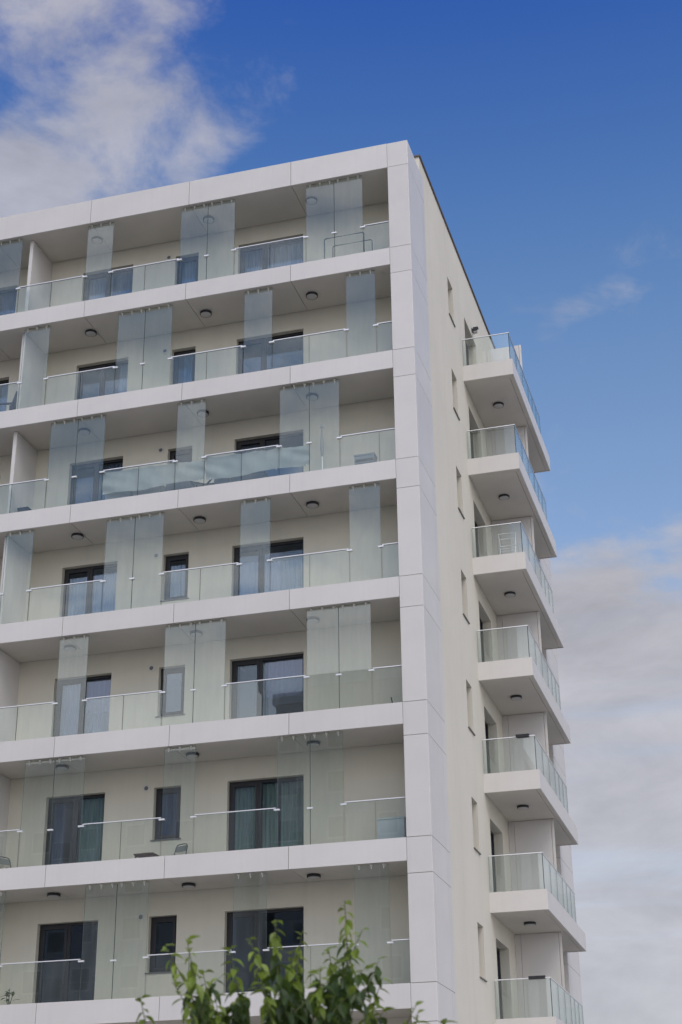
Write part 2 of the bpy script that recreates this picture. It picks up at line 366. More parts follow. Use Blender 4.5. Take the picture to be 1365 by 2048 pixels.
# corner pillar in cladding cassettes
FIN = 1.78
mb = MB(); mb.box(XW+.02, -.032, .036, DY-.003, GZ, 3.2); pil = bpart('corner_pillar', mb, CONC)
zs = [3.2585, 2.4997]
for k in range(NF): zs += [-H*k, -H*k-.767]
zs += [GZ]
BV = 0.010
for a, b in zip(zs[:-1], zs[1:]):
    h = a-b-.012
    def corner_piece(h=h):
        m = MB()
        # front face, bevelled nose and the first strip of the side, folded from one sheet
        pr = [(XW, 0.0), (-BV, 0.0), (-BV*.3, BV*.3), (0.0, BV), (0.0, .20-.004)]
        pi = [(XW, .03), (-BV-.02, .03), (-.03, BV+.03), (-.03, BV+.04), (-.028, .20-.004)]
        for (p, q) in zip(pr[:-1], pr[1:]): m.quad([(*p, 0), (*q, 0), (*q, h), (*p, h)])
        for i in range(len(pr)-1):
            m.quad([(*pr[i], 0), (*pi[i], 0), (*pi[i+1], 0), (*pr[i+1], 0)]); m.quad([(*pr[i], h), (*pr[i+1], h), (*pi[i+1], h), (*pi[i], h)])
        m.quad([(*pr[0], 0), (*pr[0], h), (*pi[0], h), (*pi[0], 0)]); m.quad([(*pr[-1], 0), (*pi[-1], 0), (*pi[-1], h), (*pr[-1], h)])
        return m.mesh('cladding_panel', CLAD)
    sub('cladding_panel', shared(('corner', round(h, 3)), corner_piece), pil, (0, 0, b+.006))
    sub('cladding_panel', boxmesh('side_panel', .026, 1.25-.008, h, CLAD), pil, (-.026, .204, b+.006))
    sub('cladding_panel', boxmesh('side_panel', .026, FIN-1.45-.004, h, CLAD), pil, (-.026, 1.454, b+.006))
    sub('cladding_panel', boxmesh('inner_panel', .018, DY-.05, h, CLAD), pil, (XW, .034, b+.006))
mb = MB(); mb.box(XW+.001, -.028, .032, DY-.003, 3.2, 3.25); part('pillar_cap', mb, CLAD, pil)

# windows and doors
def wavy(x0, x1, z0, z1, amp, waves, mat_, name, seed=0):
    rnd = random.Random(seed); m = MB(); n = max(12, int(waves*8)); rows = []
    ph = rnd.random()*6
    xs = [x0+(x1-x0)*i/n for i in range(n+1)]
    def y(i, t): return amp*math.sin(2*math.pi*waves*i/n+ph+.5*math.sin(i*.31))*(.75+.35*t)
    for i in range(n):
        m.quad([(xs[i], y(i, 1), z0), (xs[i+1], y(i+1, 1), z0), (xs[i+1], y(i+1, .3), z1), (xs[i], y(i, .3), z1)], 0, True)
    return m.mesh(name, mat_)
def frame_mesh(w, h, mull):
    def f():
        m = MB(); t = .065; d = .075
        m.box(0, t, 0, d, 0, h); m.box(w-t, w, 0, d, 0, h); m.box(t, w-t, 0, d, h-t, h); m.box(t, w-t, 0, d, 0, t)
        if mull: m.box(w*mull-.035, w*mull+.035, -.004, d, t, h-t)
        # opening sash, set a little proud
        a0, a1 = (t, w*mull-.035) if mull else (t, w-t); s = .062
        z0, z1 = t, h-t
        m.box(a0+.004, a0+s, -.014, d-.01, z0+.004, z1-.004); m.box(a1-s, a1-.004, -.014, d-.01, z0+.004, z1-.004)
        m.box(a0+s, a1-s, -.014, d-.01, z1-s, z1-.004); m.box(a0+s, a1-s, -.014, d-.01, z0+.004, z0+s)
        return m.mesh('frame', ANTH)
    return shared(('frame', round(w, 3), round(h, 3), mull), f)
CUR = {  # storey -> per opening (right door, small window, left door): list of (from, to, material, bottom fraction, top fraction, amp)
 0: [[(.0, .5, CUR_W, 0, 1, .03), (.5, 1., CUR_W, 0, 1, .03)], [(.0, 1., CUR_W, 0, 1, .02)], [(.0, .55, CUR_W, 0, 1, .03), (.58, 1, CUR_D, 0, 1, .03)]],
 1: [[(.62, 1., CUR_W, 0, .55, .02)], [(.35, 1., CUR_W, 0, 1, .03)], [(.75, 1., CUR_W, 0, 1, .02)]],
 2: [[(.0, .3, CUR_D, 0, 1, .03)], [], [(.55, .95, CUR_D, 0, 1, .03)]],
 3: [[(.05, .38, CUR_W, 0, .83, .004), (.40, 1., CUR_W, 0, .80, .03)], [(.0, 1., CUR_W, 0, .86, .02)], [(.0, .48, CUR_W, 0, .92, .02), (.5, 1, CUR_W, 0, .95, .02)]],
 4: [[(.42, 1., CUR_L, .52, 1, .004), ], [], [(.50, 1., CUR_L, .55, 1, .004), (.56, .8, CUR_D, 0, .6, .03), (.1, .40, CUR_D, 0, 1, .02)]],
 5: [[(.0, .36, CUR_G, 0, 1, .035), (.41, .62, CUR_G, 0, 1, .035), (.64, 1., CUR_G, 0, 1, .035)], [(.0, 1., CUR_D, 0, 1, .02)], [(.52, 1., CUR_G, 0, 1, .03), (.0, .25, CUR_D, 0, 1, .03)]],
 6: [[(.0, .10, CUR_D, 0, 1, .03)], [], [(.88, 1., CUR_D, 0, 1, .03)]],
 7: [[], [], []]}
def opening(kind, w, h, mull, loc, rot, curtains, seed, sill=False):
    o = link(kind, frame_mesh(w, h, mull), bld, OFF + Vector(loc), rot)
    t = .065; s = .062
    if mull:
        m = w*mull
        sub('pane', boxmesh('pane', m-.035-t-2*s+.01, .012, h-2*t-2*s+.01, WPANE), o, (t+s-.005, .03, t+s-.005))
        sub('pane', boxmesh('pane', w-t-m-.035+.01, .012, h-2*t+.01, WPANE), o, (m+.035-.005, .03, t-.005))
    else: sub('pane', boxmesh('pane', w-2*t-2*s+.01, .012, h-2*t-2*s+.01, WPANE), o, (t+s-.005, .03, t+s-.005))
    for i, (a, b, mt, c, d, am) in enumerate(curtains):
        sub('blind' if am < .01 else 'curtain', wavy(a*w+.02, b*w-.02, .04+c*(h-.1), .04+d*(h-.1), am, max(2, (b-a)*w*9), mt, 'curtain', seed*7+i), o, (0, .15+.03*i, 0))
    if sill: sub('sill', boxmesh('sill', w+.08, .185, .025, SILL), o, (-.04, -.17, -.027))
    return o
NOTE = boxmesh('notice', .10, .002, .15, PAPER)
for k in range(NF):
    for j, (n, a, b, c, d, m) in enumerate(OPEN_F):
        cu = CUR[k][min(j, 2)]
        o = opening(n, b-a, d-c, m, (a, DY+.14, -H*k+c), None, cu, k*10+j, n == 'window')
        if k == 1 and j == 0: sub('notice', NOTE, o, (.50, .025, .62)); sub('notice', NOTE, o, (1.05, .025, .70))
        if k == 1 and j == 2: sub('notice', NOTE, o, (.46, .025, .72)); sub('notice', NOTE, o, (1.08, .025, .80))
    for j, (n, a, b, c, d, m) in enumerate(OPEN_S):
        opening(n, b-a, d-c, m, (XS-.24, a, -H*k+c), (0, 0, math.pi/2), [(.35, 1., CUR_W, 0, 1, .03)] if n != 'window' else [], 500+k*10+j, False)
        if n == 'window':
            o = sub('window_sill', boxmesh('window_sill', .26, b-a+.06, .025, SILL), bld, OFF+Vector((XS-.225, a-.03, -H*k+c-.026)))
    # wall vent, round, white collar and dark grille
    m = MB(); n = 18
    for (r0, r1, y0, y1, mi) in ((.086, .086, 0, -.016, 0), (.086, .052, -.014, -.014, 0), (.052, .0, -.008, -.008, 1)):
        for q in range(n):
            a0, a1 = 2*math.pi*q/n, 2*math.pi*(q+1)/n
            P = lambda r, a, y: (r*math.cos(a), y, r*math.sin(a))
            m.quad([P(r0, a0, y0), P(r0, a1, y0), P(r1, a1, y1), P(r1, a0, y1)], mi, False)
    vm = shared('vent', lambda: m.mesh('wall_vent', [CLAD, SILL]))
    sub('wall_vent', vm, bld, OFF+Vector((-7.21, DY-.001, -H*k+2.0)))

# partitions between neighbouring flats
for k in range(NF):
    z0, z1 = -H*k-.2, -H*k+2.5+.014 - (0.0)
    m = MB(); m.box(-10.855, -10.775, .36, DY-.07, z0, z1-.006); pt = bpart('partition_wall', m, PART)
    m = MB(); m.box(-10.865, -10.765, .30, .352, z0, z1-.004); part('post', m, CLAD, pt)
    m = MB(); m.box(-10.845, -10.785, DY-.066, DY-.002, z0, z1-.010); part('wall_channel', m, PART, pt)

# glass screens and railings of the front rows
PW = 0.757; YG = 0.135; GT = 0.016
A_ = [(-11.77, 1), (-9.04, 1), (-6.31, 2), (-2.80, 2)]; B_ = [(-10.72, 1), (-7.985, 2), (-4.47, 1), (-1.745, 1)]; C_ = [(-13.4, 1), (-9.71, 2), (-6.21, 1), (-3.49, 2)]
ROWS = [A_, B_, C_, B_, A_, C_, B_]
RAILZ = 0.885
conn = boxmesh('connector', .13, .05, .034, STEEL)
def clampm():
    m = MB(); m.box(-.026, .026, -.030, .030, -.052, 0); m.box(-.009, .009, -.012, -.0, -.105, -.050); return m.mesh('clamp', CLAMP)
CL = shared('clamp', clampm)
for k, row in enumerate(ROWS):
    zt = -H*k; ztop = zt+2.5+.014; spans = []; cur = XL
    for x, n in row:
        for q in range(n):
            px = x+q*.768
            me = boxmesh('screen_pane', PW, GT, ztop-.022-(zt-.05), [PANE, EDGE], 1)
            s = sub('glass_screen', me, bld, OFF+Vector((px, YG-GT/2, zt-.05)))
            for t in (.14, .50, .86): sub('clamp', CL, s, (PW*t, GT/2, ztop-(zt-.05)-.001))
            if q: sub('seal', boxmesh('seal', .009, .010, 2.5, SEAL), s, (-.010, .003, .02))
            if q: sub('connector', conn, s, (-.071, -.036, RAILZ-.075+.05))
        spans.append((cur, x-.012)); cur = x+n*.768
    spans.append((cur, XW-.006))
    for a, b in spans:
        if b-a < .1: continue
        m = MB(); ex0 = .0; m.box(a+.02, b-.02, YG-.022, YG+.022, zt+RAILZ, zt+RAILZ+.020)
        r = bpart('railing', m, STEEL)
        cuts = [a, b] if b-a < 1.25 else [a, (a+b)/2, b]
        if k == 2 and b > -1: cuts = [a, a+.98, b]
        if b-a > 2.6: cuts = [a+(b-a)*i/3 for i in range(4)]
        for p, q in zip(cuts[:-1], cuts[1:]):
            sub('glass_panel', boxmesh('rail_pane', q-p-.012, GT, RAILZ-.002+.05, [PANE, EDGED], 1), r, (p+.006, YG-GT/2, zt-.05))
        if a > XL+.1: sub('connector', conn, r, (a-.075, YG-.045, zt+RAILZ-.052))
        if b < XW-.1: sub('connector', conn, r, (b-.055, YG-.045, zt+RAILZ-.052))

# side balconies
BX0, BX1, BY0, BY1 = XS, 1.4105, 6.3576, 12.857
for k in range(NF):
    zt = -H*k
    m = MB(); m.box(BX0+.001, BX1-.04, BY0+.04, BY1-.04, zt-SL+.05, zt-.03, 0)
    sl = bpart('side_balcony', m, [CONC])
    sub('fascia_panel', boxmesh('side_fascia', BX1-BX0-.002, .035, SL, CLAD), sl, (BX0+.001, BY0, zt-SL))
    sub('fascia_panel', boxmesh('side_fascia', .035, BY1-BY0-.036-.036, SL, CLAD), sl, (BX1-.035, BY0+.036, zt-SL))
    sub('fascia_panel', boxmesh('side_fascia', BX1-BX0-.002, .035, SL, CLAD), sl, (BX0+.001, BY1-.035, zt-SL))
    sub('floor_tiling', boxmesh('side_tiling', BX1-BX0-.08, BY1-BY0-.09, .02, TILE), sl, (BX0+.004, BY0+.045, zt-.028))
    zb = zt-SL+.012; e = .20
    sub('soffit_panel', boxmesh('side_soffit', BX1-BX0-.05, e-.036-.006, .02, SOFF), sl, (BX0+.004, BY0+.037, zb))
    sub('soffit_panel', boxmesh('side_soffit', .095, BY1-BY0-e-.05, .02, SOFF), sl, (BX1-.036-.096, BY0+e, zb))
    ym = 9.63
    sub('soffit_panel', boxmesh('side_soffit', BX1-BX0-.15, ym-BY0-e-.01, .02, SOFF), sl, (BX0+.006, BY0+e+.004, zb+.002))
    sub('soffit_panel', boxmesh('side_soffit', BX1-BX0-.15, BY1-ym-.05, .02, SOFF), sl, (BX0+.006, ym+.006, zb+.002))
    # glass
    gx, gy, gh = 1.335, 6.425, .90
    rl = MB(); rl.box(BX0+.012, gx+.012, gy-.014, gy+.014, zt+gh, zt+gh+.022); rl.box(gx-.012, gx+.012, gy+.015, 11.72, zt+gh, zt+gh+.016)
    r = bpart('railing', rl, STEEL)
    sub('glass_panel', boxmesh('front_glass', .16, GT, gh-.002, [PANE, EDGED], 1), r, (BX0+.012, gy-GT/2, zt))
    sub('glass_panel', boxmesh('front_glass', gx-GT/2-.004-(BX0+.18), GT, gh-.002, [PANE, EDGED], 1), r, (BX0+.18, gy-GT/2, zt))
    ys = [gy-.01, 7.55, 8.6, 9.6, 10.3, 11.0, 11.72]
    for p, q in zip(ys[:-1], ys[1:]):
        sub('glass_panel', boxmesh('outer_glass', GT, q-p-.012, gh-.002, [PANE, EDGED], 1), r, (gx-GT/2, p+.006, zt))
    sub('glass_panel', boxmesh('front_glass', gx-.02-BX0-.012, GT, gh-.002, [PANE, EDGED], 1), r, (BX0+.012, 11.72, zt))
    # partition at mid length
    zc = zt+2.5+.010 if k else 2.36
    m = MB(); m.box(.135, 1.135, 9.60, 9.66, zt-.006, zc-.004); p_ = bpart('side_partition', m, PART)
    m = MB(); m.box(XS+.002, .127, 9.602, 9.658, zt-.006, zc-.006); part('closing_strip', m, PART, p_)
    m = MB(); m.box(1.147, 1.205, 9.595, 9.665, zt-.006, zc-.002); part('post', m, CLAD, p_)
# rear corner pillar beyond the side balconies
m = MB(); m.box(XS+.002, .80, 13.14, 15.6, GZ, -.8); rp = bpart('rear_pillar', m, CONC)
for k in range(NF):
    for a, b in ((-H*k-.8 if k == 0 else -H*k, -H*k-.80 if k else -H-.0), ) if k == 0 else ((-H*k, -H*k-.767), (-H*k-.767, -H*k-H if k < NF-1 else GZ)):
        sub('cladding_panel', boxmesh('rear_front', .82-XS-.004, .03, a-b-.012, CLAD), rp, (XS+.004, 13.105, b+.006))
        sub('cladding_panel', boxmesh('rear_side', .026, 2.4, a-b-.012, CLAD), rp, (.804, 13.138, b+.006))

# ------------------------------------------------------------------ lamps
ORD = ['top', 'second', 'third', 'fourth', 'fifth', 'sixth', 'seventh']
def lamp():
    r = empty('ceiling_lamp')
    m = MB(); m.lathe([(.0, 0), (.150, 0), (.155, -.006), (.155, -.055), (.150, -.062), (.138, -.062), (.138, -.05)], 28); part('ring', m, LAMPB, r)
    m = MB(); m.lathe([(.137, -.052), (.135, -.064), (.10, -.071), (.05, -.075), (.0, -.076)], 28); part('lens', m, LAMPD, r)
    return r
L0 = lamp(); first = True
def put_lamp(loc, label, group):
    global first
    o = L0 if first else copy_tree(L0)
    first = False; o.location = loc; thing(o, label, 'ceiling lamp', group)
WHERE = [(-2.85, 'nearest the corner pillar'), (-5.78, 'middle one of the row'), (-9.08, 'nearest the party wall')]
for k in range(7):
    for x, w in WHERE:
        row = 'top long balcony' if k == 0 else ORD[k]+' long balcony from the top'
        put_lamp((x, .78, -H*k+2.5+.015), 'round ceiling lamp, %s, %s' % (row, w), 'round lamps on the long balcony ceilings')
for k in range(6):
    put_lamp((.66, 8.02, -H*k-SL+.013), 'round lamp under the %s small side balcony%s' % (ORD[k], '' if k == 0 else ' from the top'), 'round lamps under the side balconies')
wl = empty('wall_lantern', (XS, 8.10, 2.22)); thing(wl, 'small black wall light beside the top side balcony door', 'wall lamp')
m = MB(); m.box(.001, .02, -.05, .05, -.06, .06); m.box(.02, .07, -.015, .015, .02, .05); part('bracket', m, BLACK, wl)
m = MB()
for (a, b) in (((.045, -.075, .075), (.215, -.075, .075)),):
    m.box(.045, .20, -.075, .075, .045, .062); m.box(.045, .058, -.075, .075, -.12, .045); m.box(.058, .185, -.075, -.062, -.06, .045)
part('shade', m, BLACK, wl)
m = MB(); m.box(.062, .165, -.055, .055, -.10, .040); part('diffuser', m, LAMPD, wl)

# ------------------------------------------------------------------ things on the balconies
DGREY = simple('dark_tube', (0.035, 0.045, 0.055), 0.45, 0.2); NAVY = simple('navy_plastic', (0.020, 0.035, 0.095), 0.45)
def arc_u(x0, x1, z0, z1, y, r=.06, n=5, dy=0.0):
    p = [(x0, y, z0)]
    for i in range(n+1):
        a = math.pi - math.pi/2*i/n; p.append((x0+r+r*math.cos(a), y+dy*.5, z1-r+r*math.sin(a)))
    for i in range(n+1):
        a = math.pi/2 - math.pi/2*i/n; p.append((x1-r+r*math.cos(a), y+dy*.5, z1-r+r*math.sin(a)))
    p.append((x1, y, z0)); return p
fr = empty('clothes_airer', (-1.8, .6, -.199)); thing(fr, 'dark tubular clothes airer on the top balcony behind glass near the pillar', 'clothes airer')
m = MB(); m.tube(arc_u(-.63, .44, .0, 1.20, -.06), .017); part('outer_tube', m, DGREY, fr)
m = MB(); m.tube(arc_u(-.44, .62, .0, 1.03, .08), .015); part('inner_tube', m, DGREY, fr)
m = MB(); m.tube([(-.62, -.05, .30), (-.45, .08, .30)], .012); m.tube([(.44, -.05, .30), (.61, .08, .30)], .012); part('stay', m, DGREY, fr)

# plastic armchair, second row far left
ch = empty('armchair', (-11.40, .68, -3.199), (0, 0, R_(-78))); thing(ch, 'navy plastic garden armchair behind the second row railing', 'chair')
m = MB(); m.box(-.25, .25, -.24, .24, .42, .46); part('seat', m, NAVY, ch)
for i in range(4):
    m = MB(); m.box(-.22, .22, .0, .028, 0, .105); part('slat', m, NAVY, ch, (0, .20+.035*i, .55+.125*i), (R_(-14), 0, 0))
for sx in (-1, 1):
    m = MB(); m.tube([(sx*.235, .19, .44), (sx*.235, .35, 1.06)], [.028, .022], 8); part('back_post', m, NAVY, ch)
for sx in (-1, 1):
    m = MB(); m.box(sx*.29-.035, sx*.29+.035, -.24, .26, .66, .69); part('armrest', m, NAVY, ch)
    for y in (-.21, .21):
        m = MB(); m.tube([(sx*.26, y*1.12, 0), (sx*.255, y, .63)], [.018, .024], 8); part('leg', m, NAVY, ch)

# shade cloth tied along the third row railing
CLOTH = tinted('grey_green_cloth', (0.36, 0.385, 0.375), 0.8, (120, 0.03), (1.2, 0.08, (1, 1, 1)))
def cloth(x0, x1, seed, sag):
    rnd = random.Random(seed); nx = max(20, int((x1-x0)*16)); nz = 14; m = MB(); P = {}
    for i in range(nx+1):
        for j in range(nz+1):
            u = i/nx; v = j/nz; x = x0+(x1-x0)*u
            tie = abs(math.sin(math.pi*u*(x1-x0)/.65))
            top = .88-.022*tie-(.02*rnd.random() if j == nz else 0); bot = .27+.05*math.sin(3*u*math.pi+seed)*.6
            e = min(u, 1-u)
            pull = math.exp(-e*(x1-x0)*2.2)
            y = .20 + .010*math.sin(7*u*(x1-x0)+3*v+seed) + .006*math.sin(5*v+13*u*(x1-x0)) + pull*(.030*math.sin(11*v+6*u*(x1-x0)))
            z = bot+(top-bot)*v + pull*.06*math.sin(3*v+1)*(1 if u > .5 else -.6)
            P[i, j] = (x, y, z-6)
    for i in range(nx):
        for j in range(nz): m.quad([P[i, j], P[i+1, j], P[i+1, j+1], P[i, j+1]], 0, True)
    return m
c1 = part('shade_cloth', cloth(-8.20, -5.45, 1, .1), CLOTH); thing(c1, 'creased grey green cloth on the third row railing, below the small window', 'shade cloth', 'cloths tied to the third row railing')
c2 = part('shade_cloth', cloth(-5.43, -2.74, 2, .1), CLOTH); thing(c2, 'creased grey green cloth on the third row railing, before the right door', 'shade cloth', 'cloths tied to the third row railing')
for cobj, xs_ in ((c1, (-8.15, -7.4, -6.8, -5.6)), (c2, (-5.3, -4.5, -3.6, -2.82))):
    for x in xs_:
        for z in (.875, .275):
            m = MB(); m.tube([(x, .185, -6+z-.012), (x+.012, .19, -6+z+.014), (x, .195, -6+z+.03)], .007, 6); part('tie', m, PAPER, cobj)
WOODP = simple('brown_board', (0.10, 0.055, 0.045), 0.6)
def crate(name, x0, x1, y0, y1, z0, z1, mt, label, cat, slats=0, lid=True):
    o = empty(name, ((x0+x1)/2, (y0+y1)/2, z0)); thing(o, label, cat); w, d, h = (x1-x0)/2, (y1-y0)/2, z1-z0
    m = MB(); m.box(-w, w, -d, d, .02, h-.04); part('body', m, mt, o)
    if lid: m = MB(); m.box(-w-.012, w+.012, -d-.012, d+.012, h-.039, h); part('lid', m, mt, o)
    for i in range(slats): 
        m = MB(); z = .06+(h-.14)*i/slats; m.box(-w+.03, w-.03, -d-.012, -d-.001, z, z+(h-.14)/slats*.55); part('slat', m, SEAL, o)
    for sx in (-1, 1):
        m = MB(); m.box(sx*w*.8-.03, sx*w*.8+.03, -d*.8, d*.8, 0, .019); part('foot', m, SEAL, o)
    return o
GREYB = simple('grey_blue_box', (0.16, 0.20, 0.24), 0.6); WHITEB = simple('white_box', (0.62, 0.63, 0.62), 0.6); BLUEB = simple('pale_blue_box', (0.46, 0.52, 0.535), 0.55)
crate('air_conditioner', -1.76, -1.26, .72, .98, -6.199, -5.36, GREYB, 'louvred grey outdoor cooling unit at the right end of the third row balcony', 'cooling unit', 6)
crate('storage_bench', -6.66, -6.02, .62, 1.0, -6.199, -5.43, GREYB, 'grey blue storage bench below the small window of the third row', 'bench')
crate('storage_bench', -4.90, -4.05, .62, 1.0, -6.199, -5.48, GREYB, 'low grey storage bench before the right door of the third row', 'bench')
crate('storage_box', -8.20, -7.52, .42, .80, -6.199, -5.60, BLUEB, 'pale blue box behind the left end of the third row cloth', 'box')
crate('storage_box', -7.45, -6.72, .42, .80, -6.199, -5.50, WHITEB, 'white box under the third row cloth, left of the bench', 'box')
crate('storage_box', -5.30, -4.92, .45, .80, -6.199, -5.50, WHITEB, 'white box under the third row cloth, right of the lounger', 'box')
crate('storage_box', -1.36, -.76, .70, 1.05, -15.199, -14.37, BLUEB, 'pale blue box at the right end of the sixth row balcony', 'box', 0, True)
crate('storage_box', -10.70, -10.42, .55, .85, -6.199, -5.60, BLACK, 'small black box beside the white party wall of the third row', 'box')
lg = empty('sun_lounger', (-5.62, .72, -6.199)); thing(lg, 'white and grey folding lounger low behind the third row railing', 'lounger')
m = MB(); m.tube([(-.35, -.2, .66), (.05, -.2, .52), (.42, -.2, .50)], .014); m.tube([(-.35, .2, .66), (.05, .2, .52), (.42, .2, .50)], .014); part('frame', m, DGREY, lg)
m = MB(); m.quad([(-.33, -.19, .665), (-.33, .19, .665), (.05, .19, .53), (.05, -.19, .53)]); m.quad([(.05, -.19, .53), (.05, .19, .53), (.40, .19, .51), (.40, -.19, .51)]); part('fabric', m, WHITEB, lg)
m = MB(); m.tube([(.10, -.2, .50), (.28, -.2, .70)], .025); m.tube([(.10, .2, .50), (.28, .2, .70)], .025); part('armrest', m, DGREY, lg)
for x in (-.2, .35):
    for y in (-.2, .2): m = MB(); m.tube([(x, y, 0), (x+.04, y, .53)], .013); part('leg', m, DGREY, lg)
pl = empty('parasol', (-2.62, .85, -6.199)); thing(pl, 'slim closed parasol on a pole behind the frosted pane of the third row', 'parasol')
m = MB(); m.tube([(0, 0, .03), (0, 0, 1.67)], .016); part('pole', m, STEEL, pl)
m = MB(); m.lathe([(.028, 1.0), (.045, 1.2), (.04, 1.5), (.018, 1.78), (.05, 1.81), (.04, 1.86), (.0, 1.87)], 14); part('canopy', m, simple('grey_fabric', (0.30, 0.31, 0.32), 0.9), pl)
m = MB(); m.lathe([(.0, 0), (.17, 0), (.17, .03), (.05, .05), (.02, .08)], 18); part('base', m, CONC, pl)

# folding chair and low table, sixth row
def folding_chair(loc, rz, label, seatmat, group=None):
    c = empty('folding_chair', loc, (0, 0, rz)); thing(c, label, 'chair', group)
    m = MB(); m.box(-.20, .20, -.22, .16, .44, .465); part('seat', m, seatmat, c)
    m = MB(); n = 8
    for i in range(n):
        a0, a1 = -.18+.36*i/n, -.18+.36*(i+1)/n; f = lambda x: .255+.03*(1-(x/.18)**2)
        m.quad([(a0, f(a0), .66), (a1, f(a1), .66), (a1, f(a1)+.03, .82), (a0, f(a0)+.03, .82)], 0, True); m.quad([(a1, f(a1)+.012, .66), (a0, f(a0)+.012, .66), (a0, f(a0)+.042, .82), (a1, f(a1)+.042, .82)], 0, True)
    part('backrest', m, simple('grey_vinyl', (0.20, 0.21, 0.20), 0.6), c)
    m = MB(); m.tube([(-.21, -.26, 0), (-.205, .22, .56), (-.195, .285, .78), (-.16, .30, .845), (-.08, .31, .865), (.08, .31, .865), (.16, .30, .845), (.195, .285, .78), (.205, .22, .56), (.21, -.26, 0)], .013); part('front_frame', m, DGREY, c)
    m = MB(); m.tube([(-.19, .30, 0), (-.19, -.16, .46), (.19, -.16, .46), (.19, .30, 0)], .012); part('rear_frame', m, DGREY, c)
    c.scale = (.86, .86, .86); return c
folding_chair((-6.24, 1.02, -15.199), R_(-18), 'grey folding chair with padded back under the small window of the sixth row', simple('plum_vinyl', (0.06, 0.035, 0.07), 0.6))
folding_chair((-10.40, 1.02, -15.199), R_(60), 'dark folding chair at the left end of the sixth row beside the party wall', simple('dark_vinyl', (0.05, 0.05, 0.055), 0.6))
tb = empty('low_table', (-6.90, .95, -15.199)); thing(tb, 'low dark brown table left of the folding chair on the sixth row', 'table')
m = MB(); m.box(-.24, .24, -.19, .19, .455, .485); part('table_top', m, WOODP, tb)
for x in (-.2, .2):
    for y in (-.15, .15): m = MB(); m.box(x-.02, x+.02, y-.02, y+.02, 0, .454); part('leg', m, WOODP, tb)
thing(part('tray', MB().box(-.10, .08, -.08, .08, 0, .03), WOODP, None, (-6.88, .95, -15.199+.487)), 'small brown tray lying on the low table of the sixth row', 'tray')
thing(part('broom_handle', MB().tube([(-.80, .22, -12.079), (-.86, .21, -11.80)], .012), BLACK), 'short black stick leaning on the glass of the fifth row by the pillar', 'stick')

# white laundry rack on the third side balcony
WIRE = simple('white_wire', (0.78, 0.78, 0.77), 0.4)
rk = empty('laundry_rack', (.76, 7.5, -6.008)); thing(rk, 'white wire laundry rack standing on the third side balcony', 'laundry rack')
m = MB(); m.tube([(-.20, -.25, 0), (-.20, .02, .72), (-.27, .12, 1.17)], .012); m.tube([(.22, -.25, 0), (.22, .02, .72), (.22, .12, 1.17)], .012); part('front_leg', m, WIRE, rk)
m = MB(); m.tube([(-.20, .30, 0), (-.20, .0, .72)], .012); m.tube([(.28, .30, 0), (.28, .0, .80)], .012); part('rear_leg', m, WIRE, rk)
m = MB()
for (z, y, a, b) in ((1.17, .12, -.27, .22), (.98, .07, -.235, .22), (.74, .01, -.20, .28), (.68, .05, -.20, .28), (.62, .09, -.20, .28)): m.tube([(a, y, z), (b, y, z)], .010)
part('rail', m, WIRE, rk)
def saddle(x0, x1, z, label):
    o = empty('rail_planter', ((x0+x1)/2, 6.425, z)); thing(o, label, 'rail planter', 'black troughs clipped on the side balcony rails'); w = (x1-x0)/2
    m = MB(); m.box(-w, w, -.055, .055, .0, .028); m.box(-w, w, -.075, -.056, -.05, .030); part('trough', m, BLACK, o)
    m = MB(); m.box(-w+.01, w-.01, .056, .070, -.03, .05); part('back_plate', m, BLACK, o)
saddle(.86, 1.20, -12+.924, 'black trough clipped on the front rail of the fifth side balcony')
saddle(.82, 1.22, -18+.923, 'black trough clipped on the front rail of the seventh side balcony')

# plant on the seventh row, far left
def leaf_mesh(name, mt, L=.10, W=.046, droop=.03, fold=.012):
    m = MB(); n = 5
    prof = [0.0, .62, 1.0, .86, .48, .0]
    P = []
    for i in range(n+1):
        t = i/n; y = L*t; z = -droop*t*t; w = W/2*prof[i]; P.append(((-w, y, z+fold*prof[i]), (0, y, z), (w, y, z+fold*prof[i])))
    for i in range(n):
        for s in (0, 1):
            a, b, c, d = P[i][s], P[i][s+1], P[i+1][s+1], P[i+1][s]
            pts = []
            for q in (a, b, c, d):
                if not pts or (Vector(q)-Vector(pts[-1])).length > 1e-5: pts.append(q)
            if (Vector(pts[0])-Vector(pts[-1])).length < 1e-5: pts.pop()
            if len(pts) >= 3: m.quad(pts, 0, True)
    return m.mesh(name, mt)
def leaf_mat(name, c, tr):
    m = bpy.data.materials.new(name); m.use_nodes = True; nt = m.node_tree; N = nt.nodes; L = nt.links; N.clear()
    out = N.new('ShaderNodeOutputMaterial'); oi = N.new('ShaderNodeObjectInfo')
    f = mulv(nt, maprange(nt, oi.outputs['Random'], 0, 1, .72, 1.3), maprange(nt, noise_node(nt, 9, 4, .6), .3, .7, .75, 1.25))
    sc = N.new('ShaderNodeVectorMath'); sc.operation = 'SCALE'; sc.inputs[0].default_value = c; L.new(f, sc.inputs['Scale'])
    s2 = N.new('ShaderNodeVectorMath'); s2.operation = 'SCALE'; s2.inputs[0].default_value = tr; L.new(f, s2.inputs['Scale'])
    p = N.new('ShaderNodeBsdfPrincipled'); p.inputs['Roughness'].default_value = .42; L.new(sc.outputs[0], p.inputs['Base Color'])
    t = N.new('ShaderNodeBsdfTranslucent'); L.new(s2.outputs[0], t.inputs[0])
    mx = N.new('ShaderNodeMixShader'); mx.inputs[0].default_value = .35; L.new(p.outputs[0], mx.inputs[1]); L.new(t.outputs[0], mx.inputs[2]); L.new(mx.outputs[0], out.inputs[0]); return m
